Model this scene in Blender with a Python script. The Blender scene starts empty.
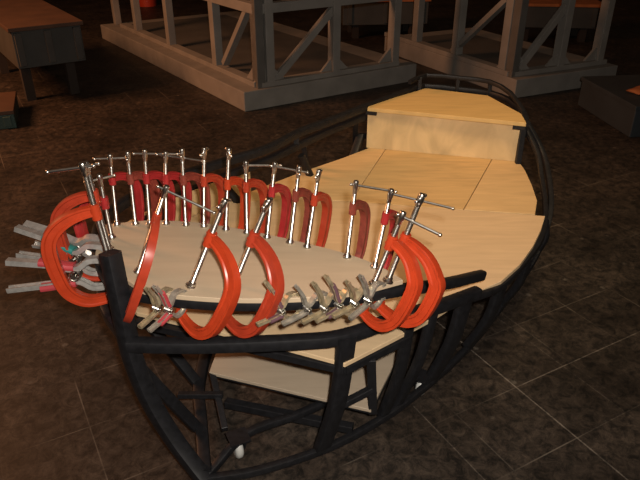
import bpy, bmesh, math, random
from mathutils import Vector, Matrix
random.seed(7)
S = bpy.context.scene
COL = S.collection
PI = math.pi

# ------------------------------------------------------------------ camera
cd = bpy.data.cameras.new('camera'); cam = bpy.data.objects.new('camera', cd); COL.objects.link(cam)
cam.location = (0, 0, 1.5); cam.rotation_euler = (math.radians(61), 0, 0)
cd.sensor_width = 36; cd.lens = 36; cd.clip_start = 0.05; cd.clip_end = 100
S.camera = cam
S.view_settings.view_transform = 'Standard'; S.view_settings.look = 'None'
S.view_settings.gamma = 1; S.view_settings.use_curve_mapping = False
S.view_settings.exposure = 0.0

# ------------------------------------------------------------------ world and lights
w = bpy.data.worlds.new('world'); S.world = w; w.use_nodes = True
w.node_tree.nodes['Background'].inputs[0].default_value = (1.0, 0.62, 0.38, 1)
w.node_tree.nodes['Background'].inputs[1].default_value = 0.05

def lamp(name, kind, loc, target, energy, color, **kw):
    l = bpy.data.lights.new(name, kind); l.energy = energy; l.color = color
    for k, v in kw.items(): setattr(l, k, v)
    o = bpy.data.objects.new(name, l); COL.objects.link(o); o.location = loc
    o.rotation_euler = (Vector(target) - Vector(loc)).to_track_quat('-Z', 'Y').to_euler()
    return o
# the camera's flash
lamp('camera_flash', 'SPOT', (0.06, -0.03, 1.60), (0.05, 2.4, 0.4), 175, (1.0, 0.92, 0.82), spot_size=math.radians(95), spot_blend=0.9, shadow_soft_size=0.025)
# warm workshop lamp hanging over the stern
lamp('hanging_work_lamp', 'SPOT', (0.75, 1.3, 3.7), (0.60, 2.75, 0.4), 270, (1.0, 0.71, 0.38), spot_size=math.radians(50), spot_blend=1.0, shadow_soft_size=0.45)
# warm red glow from the left side of the hall
lamp('side_work_lamp', 'AREA', (-4.2, 3.6, 2.6), (-1.0, 4.8, 0.0), 150, (1.0, 0.42, 0.18), shape='RECTANGLE', size=1.2, size_y=1.2)

# ------------------------------------------------------------------ materials
def rgb(r, g, b):
    f = lambda c: (c/255/12.92) if c/255 <= 0.04045 else ((c/255+0.055)/1.055)**2.4
    return (f(r), f(g), f(b), 1)

def mat(name, col, rough=0.5, metal=0.0, var=0.0, scale=20.0, bump=0.0, stretch=(1, 1, 1), spec=0.5):
    m = bpy.data.materials.new(name); m.use_nodes = True
    nt = m.node_tree; b = nt.nodes['Principled BSDF']
    b.inputs['Roughness'].default_value = rough; b.inputs['Metallic'].default_value = metal
    b.inputs['Specular IOR Level'].default_value = spec
    b.inputs['Base Color'].default_value = col
    tc = nt.nodes.new('ShaderNodeTexCoord'); mp = nt.nodes.new('ShaderNodeMapping')
    mp.inputs['Scale'].default_value = stretch
    nz = nt.nodes.new('ShaderNodeTexNoise'); nz.inputs['Scale'].default_value = scale; nz.inputs['Detail'].default_value = 5
    nt.links.new(tc.outputs['Object'], mp.inputs[0]); nt.links.new(mp.outputs[0], nz.inputs['Vector'])
    rp = nt.nodes.new('ShaderNodeValToRGB')
    lo = tuple(max(0, c*(1-var)) for c in col[:3]) + (1,); hi = tuple(min(1, c*(1+var)) for c in col[:3]) + (1,)
    rp.color_ramp.elements[0].position = 0.3; rp.color_ramp.elements[0].color = lo
    rp.color_ramp.elements[1].position = 0.7; rp.color_ramp.elements[1].color = hi
    nt.links.new(nz.outputs['Fac'], rp.inputs[0]); nt.links.new(rp.outputs[0], b.inputs['Base Color'])
    if bump:
        bp = nt.nodes.new('ShaderNodeBump'); bp.inputs['Strength'].default_value = bump; bp.inputs['Distance'].default_value = 0.004
        nt.links.new(nz.outputs['Fac'], bp.inputs['Height']); nt.links.new(bp.outputs[0], b.inputs['Normal'])
    return m

def ply_mat(name, col, angle, var=0.10):
    m = mat(name, col, 0.55, 0, var, 5.0, 0.02, (1, 7, 1), 0.3)
    for n in m.node_tree.nodes:
        if n.type == 'MAPPING': n.inputs['Rotation'].default_value = (0, 0, angle)
        if n.type == 'TEX_NOISE': n.inputs['Distortion'].default_value = 0.8
    return m

M_FRAME = mat('black_painted_steel', (0.0085, 0.0085, 0.010, 1), 0.5, 0, 0.35, 60, 0.05, spec=0.35)
M_PLY_FORE = ply_mat('pale_plywood', (0.47, 0.365, 0.25, 1), 0.35, 0.05)
M_PLY_DECK = ply_mat('deck_plywood', (0.58, 0.42, 0.25, 1), 0.2, 0.07)
M_PLY_MID = ply_mat('honey_plywood', (0.55, 0.37, 0.17, 1), 1.9, 0.13)
M_PLY_SIDE = ply_mat('sand_plywood', (0.58, 0.40, 0.20, 1), 0.4, 0.10)
M_PLY_BENCH = ply_mat('amber_plywood', (0.60, 0.40, 0.16, 1), -0.25, 0.09)
M_PLY_RISER = ply_mat('blotchy_plywood', (0.62, 0.45, 0.235, 1), 1.3, 0.2)
M_PLY_LOW = ply_mat('floor_plywood', (0.38, 0.305, 0.225, 1), 0.3, 0.06)
M_STEEL = mat('bright_steel', (0.62, 0.60, 0.56, 1), 0.28, 1.0, 0.15, 80)
M_BRASSY = mat('yellowed_steel', (0.44, 0.36, 0.23, 1), 0.36, 0.55, 0.3, 60)
M_ZINC = mat('dull_zinc', (0.40, 0.36, 0.30, 1), 0.38, 0.55, 0.3, 60)
M_ORANGE = mat('orange_enamel', (0.43, 0.043, 0.012, 1), 0.36, 0, 0.10, 40)
M_REDOR = mat('red_orange_enamel', (0.36, 0.038, 0.015, 1), 0.38, 0, 0.12, 40)
M_RED = mat('crimson_enamel', (0.33, 0.022, 0.022, 1), 0.38, 0, 0.15, 40)
M_BROWNRED = mat('worn_maroon_enamel', (0.22, 0.040, 0.025, 1), 0.5, 0, 0.3, 60)
M_SILVER = mat('silvery_plate', (0.55, 0.53, 0.50, 1), 0.32, 0.6, 0.2, 60)
M_TEAL = mat('teal_vinyl', (0.03, 0.22, 0.20, 1), 0.45, 0, 0.1)
M_PINK = mat('rose_vinyl', (0.42, 0.05, 0.06, 1), 0.45, 0, 0.1)
M_MAUVE = mat('mauve_vinyl', (0.12, 0.06, 0.075, 1), 0.5, 0, 0.15)
M_RUBBER = mat('black_rubber', (0.012, 0.012, 0.012, 1), 0.6)
M_WHEEL = mat('pale_grey_wheel', (0.45, 0.45, 0.43, 1), 0.4)
M_GREY = mat('grey_scenery_paint', (0.205, 0.19, 0.17, 1), 0.75, 0, 0.14, 6, 0.05)
M_GREYB = mat('dark_grey_scenery_paint', (0.075, 0.07, 0.064, 1), 0.75, 0, 0.15, 5)
M_CHAR = mat('charcoal_paint', (0.045, 0.043, 0.038, 1), 0.7, 0, 0.2, 5)
M_RUST = mat('rust_brown_board', (0.065, 0.03, 0.015, 1), 0.7, 0, 0.2, 5)
M_SLATE = mat('slate_blue_paint', (0.018, 0.024, 0.029, 1), 0.7, 0, 0.2, 5)
M_GREEN = mat('bottle_green_paint', (0.03, 0.06, 0.05, 1), 0.6, 0, 0.2, 5)
M_OCHRE = mat('orange_cloth', (0.35, 0.11, 0.03, 1), 0.8, 0, 0.2, 9)
M_REDBIN = mat('red_plastic', (0.5, 0.05, 0.02, 1), 0.4, 0, 0.1)
M_WALL = mat('dark_hall_wall', (0.022, 0.015, 0.011, 1), 0.9, 0, 0.3, 2)

def floor_mat():
    m = bpy.data.materials.new('worn_dark_tile'); m.use_nodes = True
    nt = m.node_tree; b = nt.nodes['Principled BSDF']; N = nt.nodes.new; L = nt.links.new
    tc = N('ShaderNodeTexCoord')
    mp = N('ShaderNodeMapping'); mp.vector_type = 'TEXTURE'
    mp.inputs['Rotation'].default_value = (0, 0, math.radians(29.2)); mp.inputs['Location'].default_value = (0.670, 1.668, 0)
    L(tc.outputs['Object'], mp.inputs[0])
    # wobble so the seams are not ruler straight
    br = N('ShaderNodeTexBrick'); br.offset = 0.0; br.squash = 1.0
    br.inputs['Scale'].default_value = 1.0; br.inputs['Brick Width'].default_value = 0.262; br.inputs['Row Height'].default_value = 0.262
    br.inputs['Mortar Size'].default_value = 0.0022; br.inputs['Mortar Smooth'].default_value = 0.2; br.inputs['Bias'].default_value = 0.0
    br.inputs['Color1'].default_value = (0.8, 0.8, 0.8, 1); br.inputs['Color2'].default_value = (1.15, 1.15, 1.15, 1); br.inputs['Mortar'].default_value = (1, 1, 1, 1)
    L(mp.outputs[0], br.inputs['Vector'])
    n1 = N('ShaderNodeTexNoise'); n1.inputs['Scale'].default_value = 3.2; n1.inputs['Detail'].default_value = 6; n1.inputs['Roughness'].default_value = 0.65
    n2 = N('ShaderNodeTexNoise'); n2.inputs['Scale'].default_value = 24; n2.inputs['Detail'].default_value = 9; n2.inputs['Roughness'].default_value = 0.85; n2.inputs['Distortion'].default_value = 0.6
    n3 = N('ShaderNodeTexNoise'); n3.inputs["Scale"].default_value = 2.2; n3.inputs['Detail'].default_value = 3
    for n in (n1, n2, n3): L(tc.outputs['Object'], n.inputs['Vector'])
    r1 = N('ShaderNodeValToRGB'); e = r1.color_ramp.elements
    e[0].position = 0.30; e[0].color = (0.011, 0.0085, 0.0068, 1); e[1].position = 0.70; e[1].color = (0.037, 0.030, 0.0245, 1)
    L(n1.outputs['Fac'], r1.inputs[0])
    r2 = N('ShaderNodeValToRGB'); e = r2.color_ramp.elements
    e[0].position = 0.42; e[0].color = (0.45, 0.45, 0.45, 1); e[1].position = 0.66; e[1].color = (3.1, 2.8, 2.55, 1)
    L(n2.outputs['Fac'], r2.inputs[0])
    x1 = N('ShaderNodeMixRGB'); x1.blend_type = 'MULTIPLY'; x1.inputs[0].default_value = 1
    L(r1.outputs[0], x1.inputs[1]); L(r2.outputs[0], x1.inputs[2])
    x2 = N('ShaderNodeMixRGB'); x2.blend_type = 'MULTIPLY'; x2.inputs[0].default_value = 1
    L(x1.outputs[0], x2.inputs[1]); L(br.outputs['Color'], x2.inputs[2])
    # dusty seams, present only here and there
    r3 = N('ShaderNodeValToRGB'); r3.color_ramp.elements[0].position = 0.53; r3.color_ramp.elements[1].position = 0.66
    L(n3.outputs['Fac'], r3.inputs[0])
    mu = N('ShaderNodeMath'); mu.operation = 'MULTIPLY'; L(r3.outputs[0], mu.inputs[0]); L(br.outputs['Fac'], mu.inputs[1])
    mu2 = N('ShaderNodeMath'); mu2.operation = 'MULTIPLY_ADD'; L(mu.outputs[0], mu2.inputs[0]); mu2.inputs[1].default_value = 0.55
    mu3 = N('ShaderNodeMath'); mu3.operation = 'MULTIPLY'; L(br.outputs['Fac'], mu3.inputs[0]); mu3.inputs[1].default_value = 0.04
    L(mu3.outputs[0], mu2.inputs[2])
    x3 = N('ShaderNodeMixRGB'); L(mu2.outputs[0], x3.inputs[0]); L(x2.outputs[0], x3.inputs[1]); x3.inputs[2].default_value = (0.20, 0.165, 0.13, 1)
    # long worn seams where the tiles have opened up
    sp = N('ShaderNodeSeparateXYZ'); L(mp.outputs[0], sp.inputs[0])
    def math_(op, a, b=None, c=None):
        n = N('ShaderNodeMath'); n.operation = op
        for i, v in enumerate((a, b, c)):
            if v is None: continue
            if isinstance(v, (int, float)): n.inputs[i].default_value = v
            else: L(v, n.inputs[i])
        return n.outputs[0]
    def seam(across, at_, along, lo, hi, width, amount):
        d = math_('ABSOLUTE', math_('SUBTRACT', across, at_))
        line = math_('LESS_THAN', d, width)
        on = math_('MULTIPLY', math_('GREATER_THAN', along, lo), math_('LESS_THAN', along, hi))
        return math_('MULTIPLY', math_('MULTIPLY', line, on), math_('MULTIPLY', r2.outputs[0], amount))
    X, Y = sp.outputs[0], sp.outputs[1]
    tot = None
    for args in ((X, 0.0, Y, -0.75, 0.62, 0.0026, 0.32), (Y, 0.0, X, 0.03, 0.62, 0.0020, 0.26), (X, -0.36, Y, -0.5, 0.10, 0.0020, 0.16), (X, 0.225, Y, -0.4, 0.5, 0.0016, 0.10), (Y, -0.262, X, 0.0, 0.4, 0.0016, 0.10), (X, -1.572, Y, -1.5, -0.2, 0.002, 0.10), (Y, -0.786, X, -1.6, -0.9, 0.0016, 0.06)):
        v = seam(*args); tot = v if tot is None else math_('MAXIMUM', tot, v)
    x5 = N('ShaderNodeMixRGB'); L(math_('MINIMUM', tot, 0.8), x5.inputs[0]); L(x3.outputs[0], x5.inputs[1]); x5.inputs[2].default_value = (0.24, 0.20, 0.165, 1)
    x3 = x5
    # pale specks of paint and plaster
    vo = N('ShaderNodeTexVoronoi'); vo.inputs['Scale'].default_value = 7.5; L(tc.outputs['Object'], vo.inputs['Vector'])
    r4 = N('ShaderNodeValToRGB'); e = r4.color_ramp.elements
    e[0].position = 0.045; e[0].color = (0.55, 0.55, 0.55, 1); e[1].position = 0.10; e[1].color = (0, 0, 0, 1)
    L(vo.outputs['Distance'], r4.inputs[0])
    mu4 = N('ShaderNodeMath'); mu4.operation = 'MULTIPLY'; L(r4.outputs[0], mu4.inputs[0]); L(r2.outputs[0], mu4.inputs[1])
    x4 = N('ShaderNodeMixRGB'); L(mu4.outputs[0], x4.inputs[0]); L(x3.outputs[0], x4.inputs[1]); x4.inputs[2].default_value = (0.12, 0.10, 0.08, 1)
    L(x4.outputs[0], b.inputs['Base Color'])
    b.inputs['Roughness'].default_value = 0.52; b.inputs['Specular IOR Level'].default_value = 0.35
    bp = N('ShaderNodeBump'); bp.inputs['Strength'].default_value = 0.25; bp.inputs['Distance'].default_value = 0.004
    L(n2.outputs['Fac'], bp.inputs['Height']); L(bp.outputs[0], b.inputs['Normal'])
    return m
M_FLOOR = floor_mat()

# ------------------------------------------------------------------ object helpers
def tag(o, label=None, cat=None, group=None, kind=None):
    if label: o['label'] = label
    if cat: o['category'] = cat
    if group: o['group'] = group
    if kind: o['kind'] = kind
    return o
def thing(name, label, cat, loc=(0, 0, 0), group=None):
    o = bpy.data.objects.new(name, None); o.empty_display_size = 0.05; COL.objects.link(o); o.location = loc
    return tag(o, label, cat, group)
def obj(name, bm, m, parent=None, label=None, smooth=False, bevel=0.0, seg=2):
    me = bpy.data.meshes.new(name)
    bmesh.ops.recalc_face_normals(bm, faces=bm.faces[:])
    if parent is not None:                       # geometry is written in world space: bring it to the thing's base
        bm.transform(Matrix.Translation(-root_loc(parent)))
    bm.to_mesh(me); bm.free()
    if smooth:
        for p in me.polygons: p.use_smooth = True
        me.set_sharp_from_angle(angle=math.radians(42))
    me.materials.append(m)
    o = bpy.data.objects.new(name, me); COL.objects.link(o)
    if parent is not None: o.parent = parent
    if bevel:
        b = o.modifiers.new('bevel', 'BEVEL'); b.width = bevel; b.segments = seg; b.limit_method = 'ANGLE'; b.angle_limit = math.radians(40)
    if label: o['label'] = label
    return o
def root_loc(o):
    v = Vector(o.location)
    while o.parent is not None:
        o = o.parent; v += Vector(o.location)
    return v

def crom(pts, n=6):
    """Catmull-Rom through the points"""
    P = [Vector(p) for p in pts]
    if len(P) < 3: return P
    out = []
    for i in range(len(P)-1):
        p0 = P[i-1] if i > 0 else P[i]*2-P[i+1]; p1 = P[i]; p2 = P[i+1]
        p3 = P[i+2] if i+2 < len(P) else P[i+1]*2-P[i]
        for k in range(n):
            t = k/n
            out.append(0.5*((2*p1)+(-p0+p2)*t+(2*p0-5*p1+4*p2-p3)*t*t+(-p0+3*p1-3*p2+p3)*t**3))
    out.append(P[-1]); return out
def sweep(bm, path, section, up=(0, 0, 1), scales=None):
    """closed 2D section (side, up) swept along a 3D path"""
    P = [Vector(p) for p in path]; U = Vector(up); rings = []
    for i, p in enumerate(P):
        t = (P[min(i+1, len(P)-1)]-P[max(i-1, 0)]).normalized()
        s = t.cross(U)
        if s.length < 1e-4: s = t.cross(Vector((1, 0, 0)))
        s.normalize(); u = s.cross(t).normalized()
        k = scales[i] if scales else 1.0
        if not isinstance(k, tuple): k = (k, k)
        rings.append([bm.verts.new(p+s*a*k[0]+u*b*k[1]) for a, b in section])
    n = len(section)
    for r0, r1 in zip(rings, rings[1:]):
        for j in range(n): bm.faces.new((r0[j], r0[(j+1) % n], r1[(j+1) % n], r1[j]))
    bm.faces.new(rings[0]); bm.faces.new(rings[-1][::-1])
def rsec(w, h, r=None):
    """rounded rectangle"""
    r = r if r is not None else min(w, h)*0.22
    a, b = w/2, h/2
    out = []
    for cx, cy, t0 in ((a-r, b-r, 0), (-a+r, b-r, 90), (-a+r, -b+r, 180), (a-r, -b+r, 270)):
        for k in (0, 45, 90):
            t = math.radians(t0+k); out.append((cx+r*math.cos(t), cy+r*math.sin(t)))
    return out
def csec(r, n=10): return [(r*math.cos(2*PI*k/n), r*math.sin(2*PI*k/n)) for k in range(n)]
def rail(name, pts, w, h, parent, m=None, n=6, up=(0, 0, 1), label=None):
    bm = bmesh.new(); sweep(bm, crom(pts, n), rsec(w, h), up)
    return obj(name, bm, m or M_FRAME, parent, label, smooth=True)
def prism(bm, poly, z0, z1):
    a = [bm.verts.new((x, y, z0)) for x, y in poly]; b = [bm.verts.new((x, y, z1)) for x, y in poly]
    bm.faces.new(a[::-1]); bm.faces.new(b); n = len(poly)
    for i in range(n): bm.faces.new((a[i], a[(i+1) % n], b[(i+1) % n], b[i]))
def beam(bm, p, q, w, h, up=(0, 0, 1)):
    sweep(bm, [p, q], [(-w/2, -h/2), (w/2, -h/2), (w/2, h/2), (-w/2, h/2)], up)
def cyl(bm, p, q, r, n=12, r2=None):
    sweep(bm, [p, q], csec(r, n), (0.13, 0.31, 0.94), None if r2 is None else [1.0, r2/r])
def ball(bm, c, r, sz=1.0):
    g = bmesh.ops.create_uvsphere(bm, u_segments=10, v_segments=7, radius=r)
    for v in g['verts']: v.co.z *= sz; v.co += Vector(c)

# ------------------------------------------------------------------ the hall
bm = bmesh.new(); prism(bm, [(-9, -2), (9, -2), (9, 13), (-9, 13)], -0.05, 0.0)
tag(obj('floor', bm, M_FLOOR), kind='structure')
bm = bmesh.new(); prism(bm, [(-9, 12.8), (9, 12.8), (9, 13), (-9, 13)], 0.0, 4.5)
tag(obj('wall_back', bm, M_WALL), kind='structure')
bm = bmesh.new(); prism(bm, [(-9.2, -2), (-9, -2), (-9, 13), (-9.2, 13)], 0.0, 4.5)
tag(obj('wall_left', bm, M_WALL), kind='structure')
bm = bmesh.new(); prism(bm, [(9, -2), (9.2, -2), (9.2, 13), (9, 13)], 0.0, 4.5)
tag(obj('wall_right', bm, M_WALL), kind='structure')

# ------------------------------------------------------------------ the boat
boat = thing('boat', 'black steel boat skeleton with plywood decks and bench, clamps along its bow', 'boat', (0.15, 2.0, 0))
# stem
rail('stem_post', [(-0.320, 1.245, 0.035), (-0.362, 1.268, 0.085), (-0.412, 1.292, 0.16), (-0.464, 1.312, 0.28), (-0.493, 1.322, 0.42), (-0.502, 1.333, 0.58), (-0.513, 1.352, 0.715)], 0.043, 0.046, boat, up=(0.5, 0.8, 0.1))
# lower rail (gunwale) on the near side, then round the stern
rail('gunwale_rail', [(-0.495, 1.312, 0.465), (-0.309, 1.308, 0.465), (-0.052, 1.324, 0.465), (0.068, 1.350, 0.463), (0.222, 1.447, 0.453), (0.348, 1.532, 0.432), (0.482, 1.636, 0.410)], 0.034, 0.036, boat)
rail('deck_edge_rail', [(0.470, 1.632, 0.392), (0.580, 1.722, 0.376), (0.705, 1.880, 0.376), (0.800, 2.030, 0.376), (0.862, 2.180, 0.376), (0.905, 2.330, 0.39), (0.932, 2.480, 0.42), (0.945, 2.620, 0.48), (0.905, 2.780, 0.575)], 0.018, 0.024, boat)
rail('bow_rail', [(-0.518, 1.380, 0.594), (-0.428, 1.338, 0.594), (-0.248, 1.309, 0.594), (-0.050, 1.312, 0.594), (0.090, 1.340, 0.592), (0.195, 1.385, 0.582), (0.340, 1.482, 0.540), (0.490, 1.640, 0.470)], 0.026, 0.030, boat)
# far side: two rails from stem to stern
rail('bow_rail', [(-0.522, 1.375, 0.594), (-0.590, 1.480, 0.594), (-0.655, 1.640, 0.592), (-0.670, 1.820, 0.586), (-0.580, 2.060, 0.575), (-0.400, 2.270, 0.568), (-0.210, 2.425, 0.575), (-0.085, 2.600, 0.582), (0.050, 2.730, 0.590), (0.212, 2.895, 0.600)], 0.030, 0.034, boat)
rail('gunwale_rail', [(-0.505, 1.330, 0.465), (-0.600, 1.470, 0.465), (-0.660, 1.640, 0.47), (-0.675, 1.830, 0.475), (-0.585, 2.070, 0.485), (-0.400, 2.285, 0.500), (-0.210, 2.450, 0.518), (-0.075, 2.615, 0.526), (0.050, 2.760, 0.535), (0.212, 2.915, 0.548)], 0.028, 0.032, boat)
# stern rails
rail('stern_rail', [(0.208, 2.898, 0.600), (0.30, 2.995, 0.603), (0.425, 3.125, 0.606), (0.530, 3.225, 0.608), (0.700, 3.170, 0.606), (0.835, 3.110, 0.604), (0.905, 2.990, 0.602), (0.918, 2.810, 0.598), (0.905, 2.700, 0.585)], 0.026, 0.026, boat, n=2)
rail('stern_rail', [(0.44, 3.12, 0.655), (0.535, 3.215, 0.665), (0.700, 3.160, 0.665), (0.828, 3.105, 0.662), (0.900, 2.985, 0.640), (0.920, 2.800, 0.602)], 0.020, 0.020, boat, n=2)
for a in ((0.50, 3.185), (0.685, 3.165), (0.832, 3.105)):
    bm = bmesh.new(); beam(bm, (a[0], a[1], 0.600), (a[0], a[1], 0.665), 0.018, 0.018, (1, 0, 0)); obj('rail_post', bm, M_FRAME, boat, bevel=0.002)
for p, q in (((0.171, 2.965, 0.385), (0.166, 2.870, 0.545)), ((-0.058, 2.665, 0.385), (-0.072, 2.623, 0.526)), ((-0.37, 2.29, 0.385), (-0.39, 2.295, 0.500)), ((-0.10, 2.585, 0.52), (-0.10, 2.585, 0.582)), ((-0.583, 2.068, 0.485), (-0.58, 2.06, 0.575)), ((0.895, 2.70, 0.385), (0.90, 2.72, 0.585))):
    bm = bmesh.new(); beam(bm, p, q, 0.024, 0.024, (1, 0, 0)); obj('rail_post', bm, M_FRAME, boat, bevel=0.002)
# chines and keel
rail('chine_rail', [(-0.322, 1.243, 0.045), (-0.171, 1.275, 0.045), (0.030, 1.362, 0.045), (0.190, 1.470, 0.048), (0.327, 1.590, 0.055), (0.510, 1.775, 0.075), (0.690, 1.985, 0.13), (0.850, 2.170, 0.23), (0.945, 2.350, 0.32), (0.985, 2.530, 0.39), (0.990, 2.680, 0.46), (0.930, 2.790, 0.57)], 0.022, 0.024, boat)
rail('chine_rail', [(-0.322, 1.250, 0.055), (-0.366, 1.455, 0.06), (-0.399, 1.637, 0.06), (-0.380, 1.900, 0.07), (-0.250, 2.180, 0.10), (-0.050, 2.480, 0.17), (0.110, 2.740, 0.30), (0.195, 2.920, 0.45)], 0.038, 0.036, boat)
rail('keel_bar', [(-0.315, 1.255, 0.05), (-0.215, 1.375, 0.085), (-0.055, 1.460, 0.085), (0.05, 1.56, 0.085), (0.25, 1.95, 0.085), (0.45, 2.45, 0.10), (0.58, 2.95, 0.16), (0.66, 3.15, 0.34), (0.69, 3.17, 0.59)], 0.022, 0.024, boat)
rail('transom_bar', [(0.195, 2.920, 0.45), (0.42, 3.10, 0.40), (0.66, 3.15, 0.37), (0.86, 2.98, 0.40), (0.93, 2.79, 0.50)], 0.024, 0.026, boat)
# ribs on the near side
ribs = [((0.070, 1.337, 0.470), (0.006, 1.352, 0.050), 0.052), ((0.250, 1.462, 0.45), (0.196, 1.486, 0.050), 0.034),
        ((0.330, 1.520, 0.445), (0.245, 1.532, 0.050), 0.030), ((0.440, 1.602, 0.43), (0.366, 1.635, 0.060), 0.052),
        ((0.585, 1.735, 0.375), (0.520, 1.790, 0.085), 0.040), ((0.720, 1.905, 0.375), (0.680, 1.980, 0.13), 0.028),
        ((0.862, 2.185, 0.375), (0.860, 2.190, 0.24), 0.026)]
for p, q, wd in ribs:
    m_ = (Vector(p)+Vector(q))/2 + Vector((0.012, -0.012, 0))
    bm = bmesh.new(); sweep(bm, crom([p, m_, q], 5), rsec(wd, 0.026), (0.55, -0.8, 0.2)); obj('rib', bm, M_FRAME, boat, smooth=True)
# ribs and braces on the far side
for p, q, wd in (((-0.648, 1.66, 0.465), (-0.405, 1.62, 0.06), 0.034), ((-0.500, 1.330, 0.40), (-0.375, 1.420, 0.065), 0.034), ((-0.58, 2.06, 0.485), (-0.345, 1.98, 0.085), 0.030), ((-0.39, 2.285, 0.495), (-0.14, 2.34, 0.13), 0.030), ((-0.08, 2.545, 0.50), (0.02, 2.60, 0.225), 0.028)):
    bm = bmesh.new(); sweep(bm, [p, q], rsec(wd, 0.026), (0.8, -0.55, 0.2)); obj('rib', bm, M_FRAME, boat, smooth=True)
for p, q, wd in (((-0.44, 1.50, 0.12), (-0.30, 1.50, 0.12), 0.018), ((-0.345, 1.585, 0.14), (-0.285, 1.40, 0.075), 0.020), ((0.030, 1.350, 0.20), (0.150, 1.395, 0.24), 0.020),):
    bm = bmesh.new(); beam(bm, p, q, wd, wd); obj('cross_brace', bm, M_FRAME, boat, bevel=0.002)
# deck bearers
for p, q, wd in (((-0.345, 1.590, 0.128), (0.150, 1.425, 0.128), 0.016), ((0.150, 1.425, 0.128), (0.280, 1.735, 0.128), 0.016), ((-0.345, 1.590, 0.128), (-0.33, 1.72, 0.128), 0.016),
                 ((-0.54, 1.535, 0.372), (0.066, 1.326, 0.372), 0.024), ((-0.30, 2.30, 0.372), (0.850, 2.165, 0.372), 0.024), ((0.21, 2.93, 0.372), (0.905, 2.77, 0.372), 0.024), ((0.066, 1.326, 0.372), (0.25, 1.46, 0.372), 0.024),
                 ((0.158, 1.425, 0.125), (0.139, 1.372, 0.372), 0.026), ((-0.62, 1.70, 0.594), (0.10, 1.46, 0.594), 0.022),
                 ((-0.30, 1.53, 0.06), (0.10, 1.42, 0.06), 0.026)):
    bm = bmesh.new(); beam(bm, p, q, wd, wd, (1, 0, 0) if abs(p[2]-q[2]) > 0.2 else (0, 0, 1)); obj('deck_bearer', bm, M_FRAME, boat, bevel=0.002)
# plywood
def panel(name, poly, z0, z1, m, label=None):
    bm = bmesh.new(); prism(bm, poly, z0, z1); return obj(name, bm, m, boat, label, bevel=0.0012, seg=1)
def cr2(pts, n=6): return [(p.x, p.y) for p in crom([(x, y, 0) for x, y in pts], n)]
fore = cr2([(-0.612, 1.505), (-0.632, 1.60), (-0.637, 1.679)], 4)[:-1] + cr2([(-0.637, 1.679), (-0.509, 1.706), (-0.356, 1.690), (-0.203, 1.640), (-0.056, 1.575), (0.081, 1.503), (0.160, 1.440), (0.212, 1.375)])[:-1] + \
       cr2([(0.212, 1.375), (0.090, 1.322), (-0.049, 1.294), (-0.244, 1.292), (-0.422, 1.322), (-0.475, 1.36)])[:-1] + [(-0.475, 1.36), (-0.54, 1.42)]
panel('foredeck', fore, 0.608, 0.622, M_PLY_FORE, 'crescent of pale new plywood ringed with clamps')
panel('deck_panel', [(-0.54, 1.545), (-0.109, 1.388), (0.066, 1.315), (0.20, 1.417), (0.322, 1.512), (0.435, 1.618), (0.507, 1.668), (0.576, 1.715), (0.665, 1.820), (0.745, 1.945), (0.806, 2.060), (0.856, 2.173), (0.50, 2.235), (-0.083, 2.330), (-0.40, 2.28), (-0.58, 2.06), (-0.66, 1.82), (-0.63, 1.64)], 0.386, 0.400, M_PLY_DECK, 'wide pale front sheet of the deck')
panel('deck_panel', [(-0.078, 2.334), (0.120, 2.302), (0.312, 2.880), (0.240, 2.900), (0.10, 2.76), (-0.070, 2.610), (-0.30, 2.38), (-0.39, 2.285)], 0.386, 0.400, M_PLY_SIDE)
panel('deck_panel', [(0.123, 2.3015), (0.556, 2.230), (0.795, 2.766), (0.315, 2.879)], 0.386, 0.400, M_PLY_MID, 'middle deck sheet of darker honey plywood')
panel('deck_panel', [(0.559, 2.2295), (0.822, 2.187), (0.866, 2.310), (0.889, 2.460), (0.905, 2.620), (0.905, 2.742), (0.798, 2.765)], 0.386, 0.400, M_PLY_SIDE)
bm = bmesh.new(); prism(bm, [(0.222, 2.896), (0.893, 2.720), (0.897, 2.734), (0.226, 2.910)], 0.400, 0.580); obj('bench_riser', bm, M_PLY_RISER, boat, 'blotchy upright plywood face of the bench', bevel=0.001, seg=1)
bm = bmesh.new(); sweep(bm, crom([(-0.655, 1.92, 0.450), (-0.572, 2.066, 0.450), (-0.475, 2.185, 0.451), (-0.385, 2.285, 0.452), (-0.285, 2.39, 0.453)], 6), [(-0.005, -0.049), (0.005, -0.049), (0.005, 0.050), (-0.005, 0.050)]); obj('side_board', bm, M_PLY_SIDE, boat)
panel('bench_top', [(0.212, 2.885), (0.892, 2.665), (0.905, 2.790), (0.820, 3.075), (0.535, 3.205), (0.30, 2.985)], 0.584, 0.602, M_PLY_BENCH, 'amber plywood bench top in the stern')
for p, q in (((0.214, 2.886, 0.577), (0.262, 2.870, 0.577)), ((0.842, 2.684, 0.577), (0.890, 2.668, 0.577))):
    bm = bmesh.new(); beam(bm, p, q, 0.014, 0.016); obj('bench_bracket', bm, M_FRAME, boat)
for a in ((0.275, 2.935), (0.855, 2.785)):
    bm = bmesh.new(); beam(bm, (a[0], a[1], 0.385), (a[0], a[1], 0.584), 0.026, 0.026, (1, 0, 0)); obj('bench_leg', bm, M_FRAME, boat, bevel=0.002)
panel('lower_floor', [(-0.352, 1.572), (0.150, 1.405), (0.292, 1.735), (0.24, 1.95), (-0.22, 2.06), (-0.33, 1.80)], 0.138, 0.150, M_PLY_LOW, 'low plywood floor between the ribs')
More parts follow.
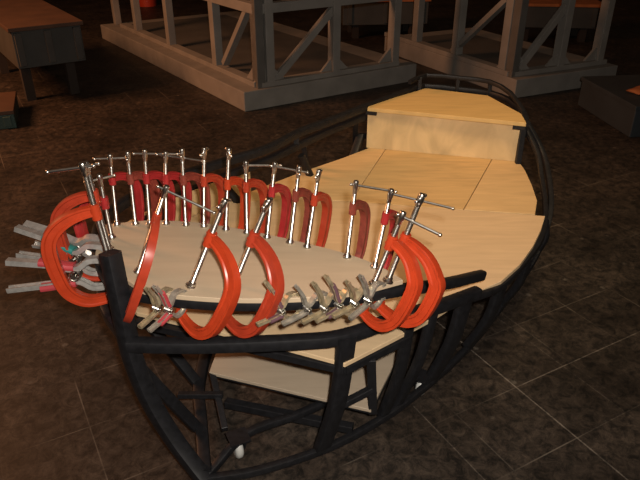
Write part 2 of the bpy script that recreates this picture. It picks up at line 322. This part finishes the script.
# casters
def caster(x, y, rz):
    z = root_loc(boat)
    c = Matrix.Translation((x, y, 0)) @ Matrix.Rotation(rz, 4, 'Z')
    bm = bmesh.new()
    prism(bm, [(-0.03, -0.03), (0.03, -0.03), (0.03, 0.03), (-0.03, 0.03)], 0.092, 0.097)
    cyl(bm, (0, 0, 0.082), (0, 0, 0.093), 0.022)
    for s in (-1, 1): beam(bm, (0.022, s*0.019, 0.034), (0.0, s*0.019, 0.086), 0.030, 0.004, (0, 1, 0))
    bm.transform(c); f = obj('caster_fork', bm, M_FRAME, boat)
    bm = bmesh.new()
    sec = [(0.022, 0.013), (0.031, 0.011), (0.036, 0.005), (0.036, -0.005), (0.031, -0.011), (0.022, -0.013)]
    rings = []
    for k in range(24):
        t = 2*PI*k/24; rings.append([bm.verts.new((0.022+r*math.cos(t), y_, 0.036+r*math.sin(t))) for r, y_ in sec])
    for k in range(24):
        a, b = rings[k], rings[(k+1) % 24]
        for j in range(5): bm.faces.new((a[j], a[j+1], b[j+1], b[j]))
    bm.faces.new([r[0] for r in rings]); bm.faces.new([r[-1] for r in rings][::-1])
    bm.transform(c); obj('caster_wheel', bm, M_WHEEL, f, smooth=True)
caster(-0.238, 1.352, 2.0); caster(0.33, 1.62, 1.0); caster(-0.36, 1.80, 0.6); caster(0.50, 2.60, 2.0)

# ------------------------------------------------------------------ C-clamps
def c_clamp(pad, tilt, out, length, jaw, throat, gap, bar, bar_at, m, label, group=None, thick=1.0, ms=None):
    """pad: where the swivel pad presses; tilt: lean of the screw (dx/dz, dy/dz); out: compass angle in degrees the spine points to;
    length: pad to screw head; jaw: pad to threaded jaw; gap: pad to anvil; bar: (angle, length) of the sliding handle; bar_at: its shift"""
    ms = ms or M_STEEL
    P = Vector(pad); root = thing('c_clamp', label, 'clamp', P, group)
    Z = Vector((tilt[0], tilt[1], 1)).normalized()
    o = Vector((math.cos(math.radians(out)), math.sin(math.radians(out)), 0)); X = (o - Z*o.dot(Z)).normalized(); Y = Z.cross(X)
    T = Matrix((X, Y, Z)).transposed().to_4x4(); T.translation = P
    k = thick
    # frame: a C of I-shaped section running in the X-Z plane
    pts = [(-0.010*k, 0, jaw), (throat*0.28, 0, jaw-0.002), (throat*0.62, 0, jaw-0.016), (throat*0.89, 0, jaw-0.045), (throat*1.0, 0, jaw*0.45), (throat*0.99, 0, 0.0), (throat*0.90, 0, -gap*0.7), (throat*0.64, 0, -gap-0.012), (throat*0.30, 0, -gap-0.020), (-0.008*k, 0, -gap-0.012)]
    path = crom(pts, 5); n = len(path)
    sc = [0.68+0.42*math.sin(PI*min(1, 0.04+i/(n-1))*0.98) for i in range(n)]
    a, b, c_ = 0.0095*k, 0.0130*k, 0.0065*k       # half thickness, half depth, web half thickness
    sec = [(a, b), (a*0.55, b*1.02), (-a*0.55, b*1.02), (-a, b), (-a, b*0.62), (-c_, b*0.42), (-c_, -b*0.42), (-a, -b*0.62), (-a, -b), (-a*0.55, -b*1.02), (a*0.55, -b*1.02), (a, -b), (a, -b*0.62), (c_, -b*0.42), (c_, b*0.42), (a, b*0.62)]
    bm = bmesh.new()
    rings = []
    for i, p in enumerate(path):
        t = (path[min(i+1, n-1)]-path[max(i-1, 0)]).normalized(); nn = Vector((-t.z, 0, t.x))
        rings.append([bm.verts.new(p+Vector((0, 1, 0))*s*sc[i]+nn*u*sc[i]) for s, u in sec])
    q = len(sec)
    for r0, r1 in zip(rings, rings[1:]):
        for j in range(q): bm.faces.new((r0[j], r0[(j+1) % q], r1[(j+1) % q], r1[j]))
    bm.faces.new(rings[0]); bm.faces.new(rings[-1][::-1])
    cyl(bm, (0, 0, jaw-0.020*k), (0, 0, jaw+0.014*k), 0.0108*k, 14)                     # threaded boss
    cyl(bm, (0, 0, -gap-0.016), (0, 0, -gap), 0.0125*k, 12)                              # anvil
    bm.transform(T); obj('clamp_frame', bm, m, root, smooth=True)
    # screw with thread
    bm = bmesh.new(); r0 = 0.0062*k; prof = [(0.010, r0*0.8), (0.014, r0*0.8)]
    z = 0.016; pitch = 0.0042
    while z < length-0.030:
        prof += [(z, r0*1.05), (z+pitch*0.5, r0*0.84)]; z += pitch
    prof += [(length-0.026, r0*1.0), (length-0.018, r0*1.1), (length-0.016, r0*1.28), (length+0.002, r0*1.28), (length+0.005, r0*1.1)]
    rr = [[bm.verts.new((r*math.cos(2*PI*j/10), r*math.sin(2*PI*j/10), zz)) for j in range(10)] for zz, r in prof]
    for u, v in zip(rr, rr[1:]):
        for j in range(10): bm.faces.new((u[j], u[(j+1) % 10], v[(j+1) % 10], v[j]))
    bm.faces.new(rr[0][::-1]); bm.faces.new(rr[-1])
    bm.transform(T); sc_o = obj('screw', bm, ms, root, smooth=True)
    bm = bmesh.new()
    pr = [(0.0, 0.0125*k), (0.0035, 0.0125*k), (0.006, 0.0095*k), (0.012, 0.0085*k), (0.014, 0.006*k)]
    rr = [[bm.verts.new((r*math.cos(2*PI*j/14), r*math.sin(2*PI*j/14), zz)) for j in range(14)] for zz, r in pr]
    for u, v in zip(rr, rr[1:]):
        for j in range(14): bm.faces.new((u[j], u[(j+1) % 14], v[(j+1) % 14], v[j]))
    bm.faces.new(rr[0][::-1]); bm.faces.new(rr[-1])
    bm.transform(T); obj('swivel_pad', bm, ms, sc_o, smooth=True)
    # sliding handle
    ang, bl = bar
    d = Vector((math.cos(math.radians(ang)), math.sin(math.radians(ang)), 0)); d = (d-Z*d.dot(Z)).normalized()
    h = P+Z*(length-0.007); bm = bmesh.new()
    e0, e1 = h+d*(bar_at-bl/2), h+d*(bar_at+bl/2)
    cyl(bm, e0, e1, 0.0033*k, 8); ball(bm, e0, 0.0048*k); ball(bm, e1, 0.0048*k)
    obj('handle_bar', bm, ms, sc_o, smooth=True)
    return root

FAR = 'c-clamps along the aft edge of the foredeck'
# the far row, left to right: pad x, pad y, tilt x, screw length, paint, label
far = [
 (-0.600, 1.676, 0.064, 0.217, M_RED,     (15, 0.085), 0.00, 'crimson c-clamp at the left end of the far row, first upright screw of the row'),
 (-0.546, 1.680, 0.040, 0.223, M_BROWNRED,(100, 0.055), 0.0, 'maroon c-clamp standing second from left in the far row'),
 (-0.505, 1.684, 0.066, 0.228, M_RED,     (8, 0.12), 0.03, 'crimson c-clamp standing third from left in the far row'),
 (-0.456, 1.682, 0.110, 0.224, M_RED,     (-6, 0.13), 0.04, 'crimson c-clamp fourth from left in the far row, long handle reaching right'),
 (-0.396, 1.674, 0.055, 0.234, M_BROWNRED,(95, 0.055), 0.0, 'maroon c-clamp standing fifth from left in the far row'),
 (-0.342, 1.666, 0.094, 0.241, M_REDOR,   (80, 0.055), 0.0, 'red-orange c-clamp with tall screw sixth from left in the far row'),
 (-0.274, 1.645, 0.104, 0.248, M_ORANGE,  (110, 0.055), 0.0, 'bright orange c-clamp with the tallest screw of the far row'),
 (-0.211, 1.626, 0.043, 0.217, M_REDOR,   (5, 0.10), 0.045, 'red-orange c-clamp just behind the near pair, handle pointing right'),
 (-0.151, 1.597, 0.135, 0.227, M_RED,     (-8, 0.10), 0.04, 'crimson c-clamp right of the near pair, fifth from right in the far row'),
 (-0.084, 1.568, 0.128, 0.228, M_BROWNRED,(95, 0.055), 0.0, 'maroon c-clamp fourth from right in the far row'),
 (-0.036, 1.543, 0.147, 0.229, M_REDOR,   (75, 0.055), 0.0, 'red-orange c-clamp third from right in the far row, before the wider gap'),
 (0.073, 1.488, 0.083, 0.220, M_BROWNRED, (-12, 0.115), 0.045, 'maroon c-clamp standing alone second from right in the far row'),
 (0.143, 1.436, 0.148, 0.222, M_RED,      (-14, 0.15), 0.080, 'crimson c-clamp at the right end of the far row, long handle over the deck'),
]
for x, y, tx, L, m, bar, at_, lab in far:
    c_clamp((x, y, 0.622), (tx, 0.0), 60, L, 0.150, 0.092, 0.045, bar, at_, m, lab, FAR, 0.92)
NEAR = 'c-clamps along the near edge of the foredeck'
c_clamp((-0.323, 1.345, 0.622), (0.435, 0.02), -40, 0.255, 0.150, 0.125, 0.075, (70, 0.06), 0.0, M_ORANGE, 'big bright orange c-clamp leaning right, left one of the middle near pair', NEAR, 1.15)
c_clamp((-0.216, 1.352, 0.622), (0.412, 0.02), -42, 0.250, 0.145, 0.125, 0.075, (75, 0.06), 0.0, M_REDOR, 'big red-orange c-clamp leaning right, right one of the middle near pair', NEAR, 1.15)
c_clamp((-0.472, 1.412, 0.622), (0.42, 0.02), -79, 0.258, 0.170, 0.120, 0.080, (-10, 0.15), 0.055, M_REDOR, 'red-orange c-clamp seen edge on just right of the stem post', NEAR, 1.0)
c_clamp((0.134, 1.352, 0.622), (0.314, 0.02), -42, 0.207, 0.130, 0.105, 0.070, (-25, 0.11), 0.045, M_ORANGE, 'orange c-clamp at the right tip of the foredeck, left one of the pair', NEAR, 1.1)
c_clamp((0.172, 1.368, 0.622), (0.290, 0.02), -38, 0.246, 0.125, 0.125, 0.060, (60, 0.06), 0.0, M_ORANGE, 'orange c-clamp at the right tip of the foredeck, right one of the pair', NEAR, 1.15)
LEFT = 'c-clamps on the left end of the foredeck'
c_clamp((-0.560, 1.462, 0.622), (-0.080, 0.0), 198, 0.280, 0.155, 0.135, 0.085, (190, 0.11), 0.03, M_ORANGE, 'large orange c-clamp hanging off the bow left of the stem post', LEFT, 1.25)
c_clamp((-0.580, 1.530, 0.622), (-0.080, 0.0), 185, 0.255, 0.165, 0.120, 0.060, (200, 0.10), 0.02, M_REDOR, 'red-orange c-clamp directly behind the large orange one at the bow', LEFT, 1.1)
c_clamp((-0.592, 1.595, 0.622), (-0.020, 0.0), 170, 0.190, 0.115, 0.090, 0.050, (215, 0.08), 0.0, M_RED, 'short crimson c-clamp seen through the opening of the large orange one', LEFT, 1.0)

# ------------------------------------------------------------------ spring clamps
def spring_clamp(loc, out, up_tip, low_tip, m, grip, label, group, size=1.0, roll=0.0, jaw_gap=0.018):
    """jaws at loc, body running outward; up_tip / low_tip: handle ends as (outward, height)"""
    root = thing('spring_clamp', label, 'clamp', loc, group)
    T = Matrix.Translation(loc) @ Matrix.Rotation(math.radians(out), 4, 'Z') @ Matrix.Rotation(math.radians(roll), 4, 'X') @ Matrix.Scale(size, 4)
    px = 0.042
    def half(s, tip):
        g = jaw_gap; pk = 1.0
        pts = [(-0.016, 0, s*g), (-0.004, 0, s*(g+0.010)), (0.020, 0, s*(g+0.011)), (px, 0, s*0.013), (px+(tip[0]-px)*0.38, 0, s*0.013+(tip[1]-s*0.013)*0.50), (tip[0], 0, tip[1])]
        path = crom(pts, 4); bm = bmesh.new()
        wd = 0.014
        sec = [(-wd/2, 0.001), (-wd/2, -s*0.007), (-wd/2+0.0022, -s*0.007), (-wd/2+0.0022, -0.0015), (wd/2-0.0022, -0.0015), (wd/2-0.0022, -s*0.007), (wd/2, -s*0.007), (wd/2, 0.001)]
        sweep(bm, path, sec, (0, 0, 1), [(0.7+0.3*min(1, i/6), 1) for i in range(len(path))])
        if g: 
            j = bmesh.ops.create_cube(bm, size=1)['verts']
            for v in j: v.co = Vector((v.co.x*0.012-0.014, v.co.y*0.016, v.co.z*0.006+s*(g-0.003)))
        bm.transform(T); o = obj('upper_lever' if s > 0 else 'lower_lever', bm, m, root)
        if grip is not None:
            bm = bmesh.new(); tp = path[-9:-3]
            sweep(bm, tp, rsec(0.020, 0.011, 0.005)); bm.transform(T); obj('grip', bm, grip, o, smooth=True)
        return o
    half(1, up_tip); half(-1, low_tip)
    bm = bmesh.new(); path = []
    for k in range(60):
        t = 2*PI*k/12; path.append(Vector((px+0.008*math.cos(t), -0.009+0.018*k/59, 0.008*math.sin(t))))
    sweep(bm, path, csec(0.0014, 6), (0, 1, 0)); cyl(bm, (px, -0.0125, 0), (px, 0.0125, 0), 0.0035, 10)
    bm.transform(T); obj('coil_spring', bm, M_STEEL, root, smooth=True)
    return root
SN = 'spring clamps gripping the near edge of the foredeck'
sn = [
 (-0.380, 1.318, -112, M_BRASSY, None,   'yellowed spring clamp near the bow, first right of the edge-on c-clamp'),
 (-0.345, 1.310, -120, M_ZINC, M_PINK,   'grey spring clamp with rose sleeves between the edge-on c-clamp and the big orange one'),
 (-0.062, 1.296, -140, M_BRASSY, M_MAUVE,'spring clamp with mauve sleeves just right of the middle pair of c-clamps'),
 (0.004, 1.301, -146, M_ZINC, None,     'bare grey spring clamp second right of the middle pair of c-clamps'),
 (0.042, 1.308, -138, M_BRASSY, None,    'yellowed spring clamp third right of the middle pair of c-clamps'),
 (0.080, 1.318, -144, M_BRASSY, M_MAUVE, 'spring clamp with mauve sleeves fourth right of the middle pair of c-clamps'),
 (0.116, 1.330, -138, M_BRASSY, None,    'yellowed spring clamp second left of the right tip c-clamps'),
 (0.148, 1.345, -132, M_ZINC, None,      'bare grey spring clamp tucked against the right tip c-clamps'),
]
for i, (x, y, a, m, g, lab) in enumerate(sn):
    spring_clamp((x, y, 0.600), a, (0.074, 0.084+0.006*(i % 3)), (0.112, -0.010-0.010*(i % 2)), m, g, lab, SN, 1.0, 5*((i % 3)-1), 0.024)
SL = 'spring clamps sticking out left of the bow'
spring_clamp((-0.602, 1.515, 0.600), 176, (0.130, 0.050), (0.135, 0.000), M_SILVER, M_TEAL, 'spring clamp with teal grips sticking out left of the bow', SL, 1.75, 10, 0.014)
spring_clamp((-0.620, 1.570, 0.602), 170, (0.130, 0.045), (0.130, -0.008), M_SILVER, None, 'bare silvery spring clamp behind the teal gripped one at the bow', SL, 1.6, -12, 0.014)
spring_clamp((-0.580, 1.460, 0.590), 186, (0.138, 0.030), (0.145, -0.022), M_SILVER, M_PINK, 'long spring clamp with rose red grips lowest on the left of the bow', SL, 1.75, 8, 0.014)

# ------------------------------------------------------------------ scenery trusses behind the boat
def truss(corner, a_left, len_left, a_right, len_right, label, left_posts, right_posts, base_h=0.15, inset=0.17, inset_l=0.07, top=0.95, rail_z=None, dg=()):
    c = Vector((corner[0], corner[1], 0)); dl = Vector((math.cos(a_left), math.sin(a_left), 0)); dr = Vector((math.cos(a_right), math.sin(a_right), 0))
    root = thing('scenery_truss', label, 'stage scenery', c, 'grey stage trusses behind the boat')
    q = [c, c+dr*len_right, c+dr*len_right+dl*len_left, c+dl*len_left]
    bm = bmesh.new(); prism(bm, [(p.x, p.y) for p in q], 0.0, base_h); obj('base', bm, M_GREY, root, bevel=0.006)
    dq = [c+dr*(0.10+inset)+dl*(0.10+inset_l), c+dr*(len_right-0.25)+dl*(0.10+inset_l), c+dr*(len_right-0.25)+dl*(len_left-0.2), c+dr*(0.10+inset)+dl*(len_left-0.2)]
    bm = bmesh.new(); prism(bm, [(p.x, p.y) for p in dq], base_h-0.005, base_h+0.006); obj('deck_board', bm, M_GREYB, root)
    # second, inner curb on the base
    ci = c+dl*inset_l+dr*inset; bh = base_h
    bm = bmesh.new(); beam(bm, ci+Vector((0, 0, bh+0.02)), ci+dr*(len_right-2*inset)+Vector((0, 0, bh+0.02)), 0.09, 0.04); obj('curb', bm, M_GREY, root, bevel=0.004)
    bm = bmesh.new(); beam(bm, ci+Vector((0, 0, bh+0.02)), ci+dl*(len_left-2*inset)+Vector((0, 0, bh+0.02)), 0.09, 0.04); obj('curb', bm, M_GREY, root, bevel=0.004)
    def post(p, wd=0.085):
        bm = bmesh.new(); beam(bm, p+Vector((0, 0, bh)), p+Vector((0, 0, top)), wd, wd*0.8, dr); obj('post', bm, M_GREY, root, bevel=0.004)
    def diag(p, z0, r, z1):
        bm = bmesh.new(); beam(bm, p+Vector((0, 0, z0)), r+Vector((0, 0, z1)), 0.055, 0.045, dr.cross(Vector((0, 0, 1)))); obj('diagonal', bm, M_GREY, root, bevel=0.003)
    def gusset(p, d, s):
        bm = bmesh.new(); n = d.cross(Vector((0, 0, 1)))*0.012
        pts = [p+Vector((0, 0, bh+0.04)), p+d*s+Vector((0, 0, bh+0.04)), p+Vector((0, 0, bh+0.04+s))]
        a = [bm.verts.new(v+n) for v in pts]; b = [bm.verts.new(v-n) for v in pts]
        bm.faces.new(a); bm.faces.new(b[::-1])
        for i in range(3): bm.faces.new((a[i], a[(i+1) % 3], b[(i+1) % 3], b[i]))
        obj('gusset', bm, M_GREY, root)
    for s in right_posts: post(ci+dr*s)
    for s in left_posts: post(ci+dl*s)
    for (side, s0, z0, s1, z1) in dg:
        d = dr if side == 'r' else dl; diag(ci+d*s0, z0, ci+d*s1, z1)
    for s in right_posts[1:-1]: gusset(ci+dr*s+dr*0.03, dr, 0.10); gusset(ci+dr*s-dr*0.03, -dr, 0.10)
    gusset(ci+dr*0.03, dr, 0.14); gusset(ci+dl*0.03, dl, 0.14); gusset(ci+dr*(right_posts[-1]-0.03), -dr, 0.12)
    # top rails
    rail_z = rail_z or top-0.03
    rl, ll = max(right_posts), max(left_posts)
    bm = bmesh.new(); beam(bm, ci+Vector((0, 0, rail_z)), ci+dr*rl+Vector((0, 0, rail_z)), 0.07, 0.07); obj('top_rail', bm, M_GREY, root, bevel=0.004)
    bm = bmesh.new(); beam(bm, ci+Vector((0, 0, rail_z)), ci+dl*ll+Vector((0, 0, rail_z)), 0.07, 0.07); obj('top_rail', bm, M_GREY, root, bevel=0.004)
    return root, ci, dr, dl, post, diag
aL = math.atan2(2.58, -1.815); aR = math.atan2(0.909, 1.448)
truss((-0.567, 4.703), aL, 3.25, aR, 1.66, 'grey lattice truss on a low base behind the bow, left of the other truss', [0, 0.68, 1.63, 2.47, 3.1], [0, 0.085, 0.68, 1.28], top=1.25, rail_z=0.72,
      dg=(('r', 0.12, 0.17, 0.66, 0.66), ('l', 0.08, 0.74, 0.55, 0.22), ('r', 1.30, 1.2, 0.74, 0.72), ('l', 0.75, 0.74, 1.55, 1.2)))
truss((1.56, 5.05), aL-0.12, 1.9, aR-0.12, 1.10, 'grey lattice truss on a low base behind the stern, right of the other truss', [0, 0.09, 0.7, 1.3], [0, 0.48, 0.92], top=1.3, rail_z=0.80, inset=0.05, inset_l=0.12,
      dg=(('r', 0.06, 0.2, 0.46, 0.66), ('l', 0.75, 0.2, 0.15, 0.72)))

# ------------------------------------------------------------------ dim things at the edges of the hall
def block(name, label, cat, base, ang, size, body_m, top_m, feet=True, top_over=0.02, body_z=0.0):
    """a wheeled box with a lid: base corner, heading of its front, (width, depth, height)"""
    root = thing(name, label, cat, (base[0], base[1], 0))
    d = Vector((math.cos(ang), math.sin(ang), 0)); n = Vector((-d.y, d.x, 0)); b = Vector((base[0], base[1], 0)); W, D, Hh = size
    def quad(o): return [(p.x, p.y) for p in (b-d*o-n*o, b+d*(W+o)-n*o, b+d*(W+o)+n*(D+o), b-d*o+n*(D+o))]
    bm = bmesh.new(); prism(bm, quad(0), body_z, Hh-0.03); obj('body', bm, body_m, root, bevel=0.006)
    bm = bmesh.new(); prism(bm, quad(top_over), Hh-0.03, Hh); obj('top_board', bm, top_m, root, bevel=0.004)
    for k in range(3):
        p = b+d*(W*(0.08+0.42*k))-n*0.008
        bm = bmesh.new(); beam(bm, p+Vector((0, 0, body_z+0.02)), p+Vector((0, 0, Hh-0.04)), 0.05, 0.018, n); obj('batten', bm, body_m, root, bevel=0.003)
    if feet:
        for (s, t) in ((0.16, 0.16), (0.84, 0.16), (0.84, 0.84), (0.16, 0.84)):
            p = b+d*W*s+n*D*t
            bm = bmesh.new(); beam(bm, p, p+Vector((0, 0, body_z)), 0.07, 0.07, d); obj('leg', bm, M_WALL, root)  # near-black legs: the shade under the body is put into their colour
    return root
block('scenery_platform', 'dark grey raised platform with rusty brown top at the upper left', 'platform', (-2.24, 4.78), 0.60, (0.50, 1.5, 0.60), M_CHAR, M_RUST, body_z=0.30)
block('scenery_block', 'low bottle green block under the left edge platform', 'box', (-2.72, 4.12), 0.36, (0.62, 0.5, 0.13), M_GREEN, M_RUST, feet=False, top_over=0.004)
block('storage_crate', 'low slate blue crate on the floor at the right edge', 'crate', (2.10, 4.14), 0.12, (1.4, 0.75, 0.22), M_SLATE, M_SLATE, feet=False, top_over=0.01)
def bundle(loc, size, m, label):
    bm = bmesh.new(); g = bmesh.ops.create_icosphere(bm, subdivisions=3, radius=0.5)
    for v in g['verts']:
        k = 1+0.12*math.sin(9*v.co.x+4*v.co.y)+0.08*math.cos(13*v.co.y+7*v.co.z)
        v.co = Vector((v.co.x*size[0]*k, v.co.y*size[1]*k, max(v.co.z*k, -0.32)*size[2]))
    zmin = min(v.co.z for v in bm.verts)
    for v in bm.verts: v.co += Vector((loc[0], loc[1], loc[2]-zmin))
    return tag(obj('cloth_bundle', bm, m, smooth=True), label, 'cloth')
bundle((2.33, 4.45, 0.22), (0.30, 0.18, 0.05), M_OCHRE, 'flat orange cloth bundle lying on the slate blue crate')
def bin_(loc, r, h, m, label):
    root = thing('storage_bin', label, 'bin', loc); bm = bmesh.new()
    sweep(bm, [Vector(loc), Vector(loc)+Vector((0, 0, h))], csec(r, 20), (0, 1, 0), [0.85, 1.0]); obj('bucket', bm, m, root, smooth=True)
    bm = bmesh.new(); sweep(bm, [Vector(loc)+Vector((0, 0, h)), Vector(loc)+Vector((0, 0, h+0.04))], csec(r*1.06, 20), (0, 1, 0)); obj('rim', bm, m, root, smooth=True)
    return root
bin_((-2.46, 9.6, 0), 0.15, 0.5, M_REDBIN, 'bright red bin far behind the left truss')
block('scenery_block', 'rusty orange bench far behind between the two trusses', 'bench', (0.25, 7.3), 0.1, (0.95, 0.5, 0.42), M_CHAR, M_OCHRE, body_z=0.15)
block('scenery_block', 'rusty orange bench far behind the right truss', 'bench', (2.1, 7.2), -0.1, (0.9, 0.5, 0.40), M_CHAR, M_OCHRE, body_z=0.15)
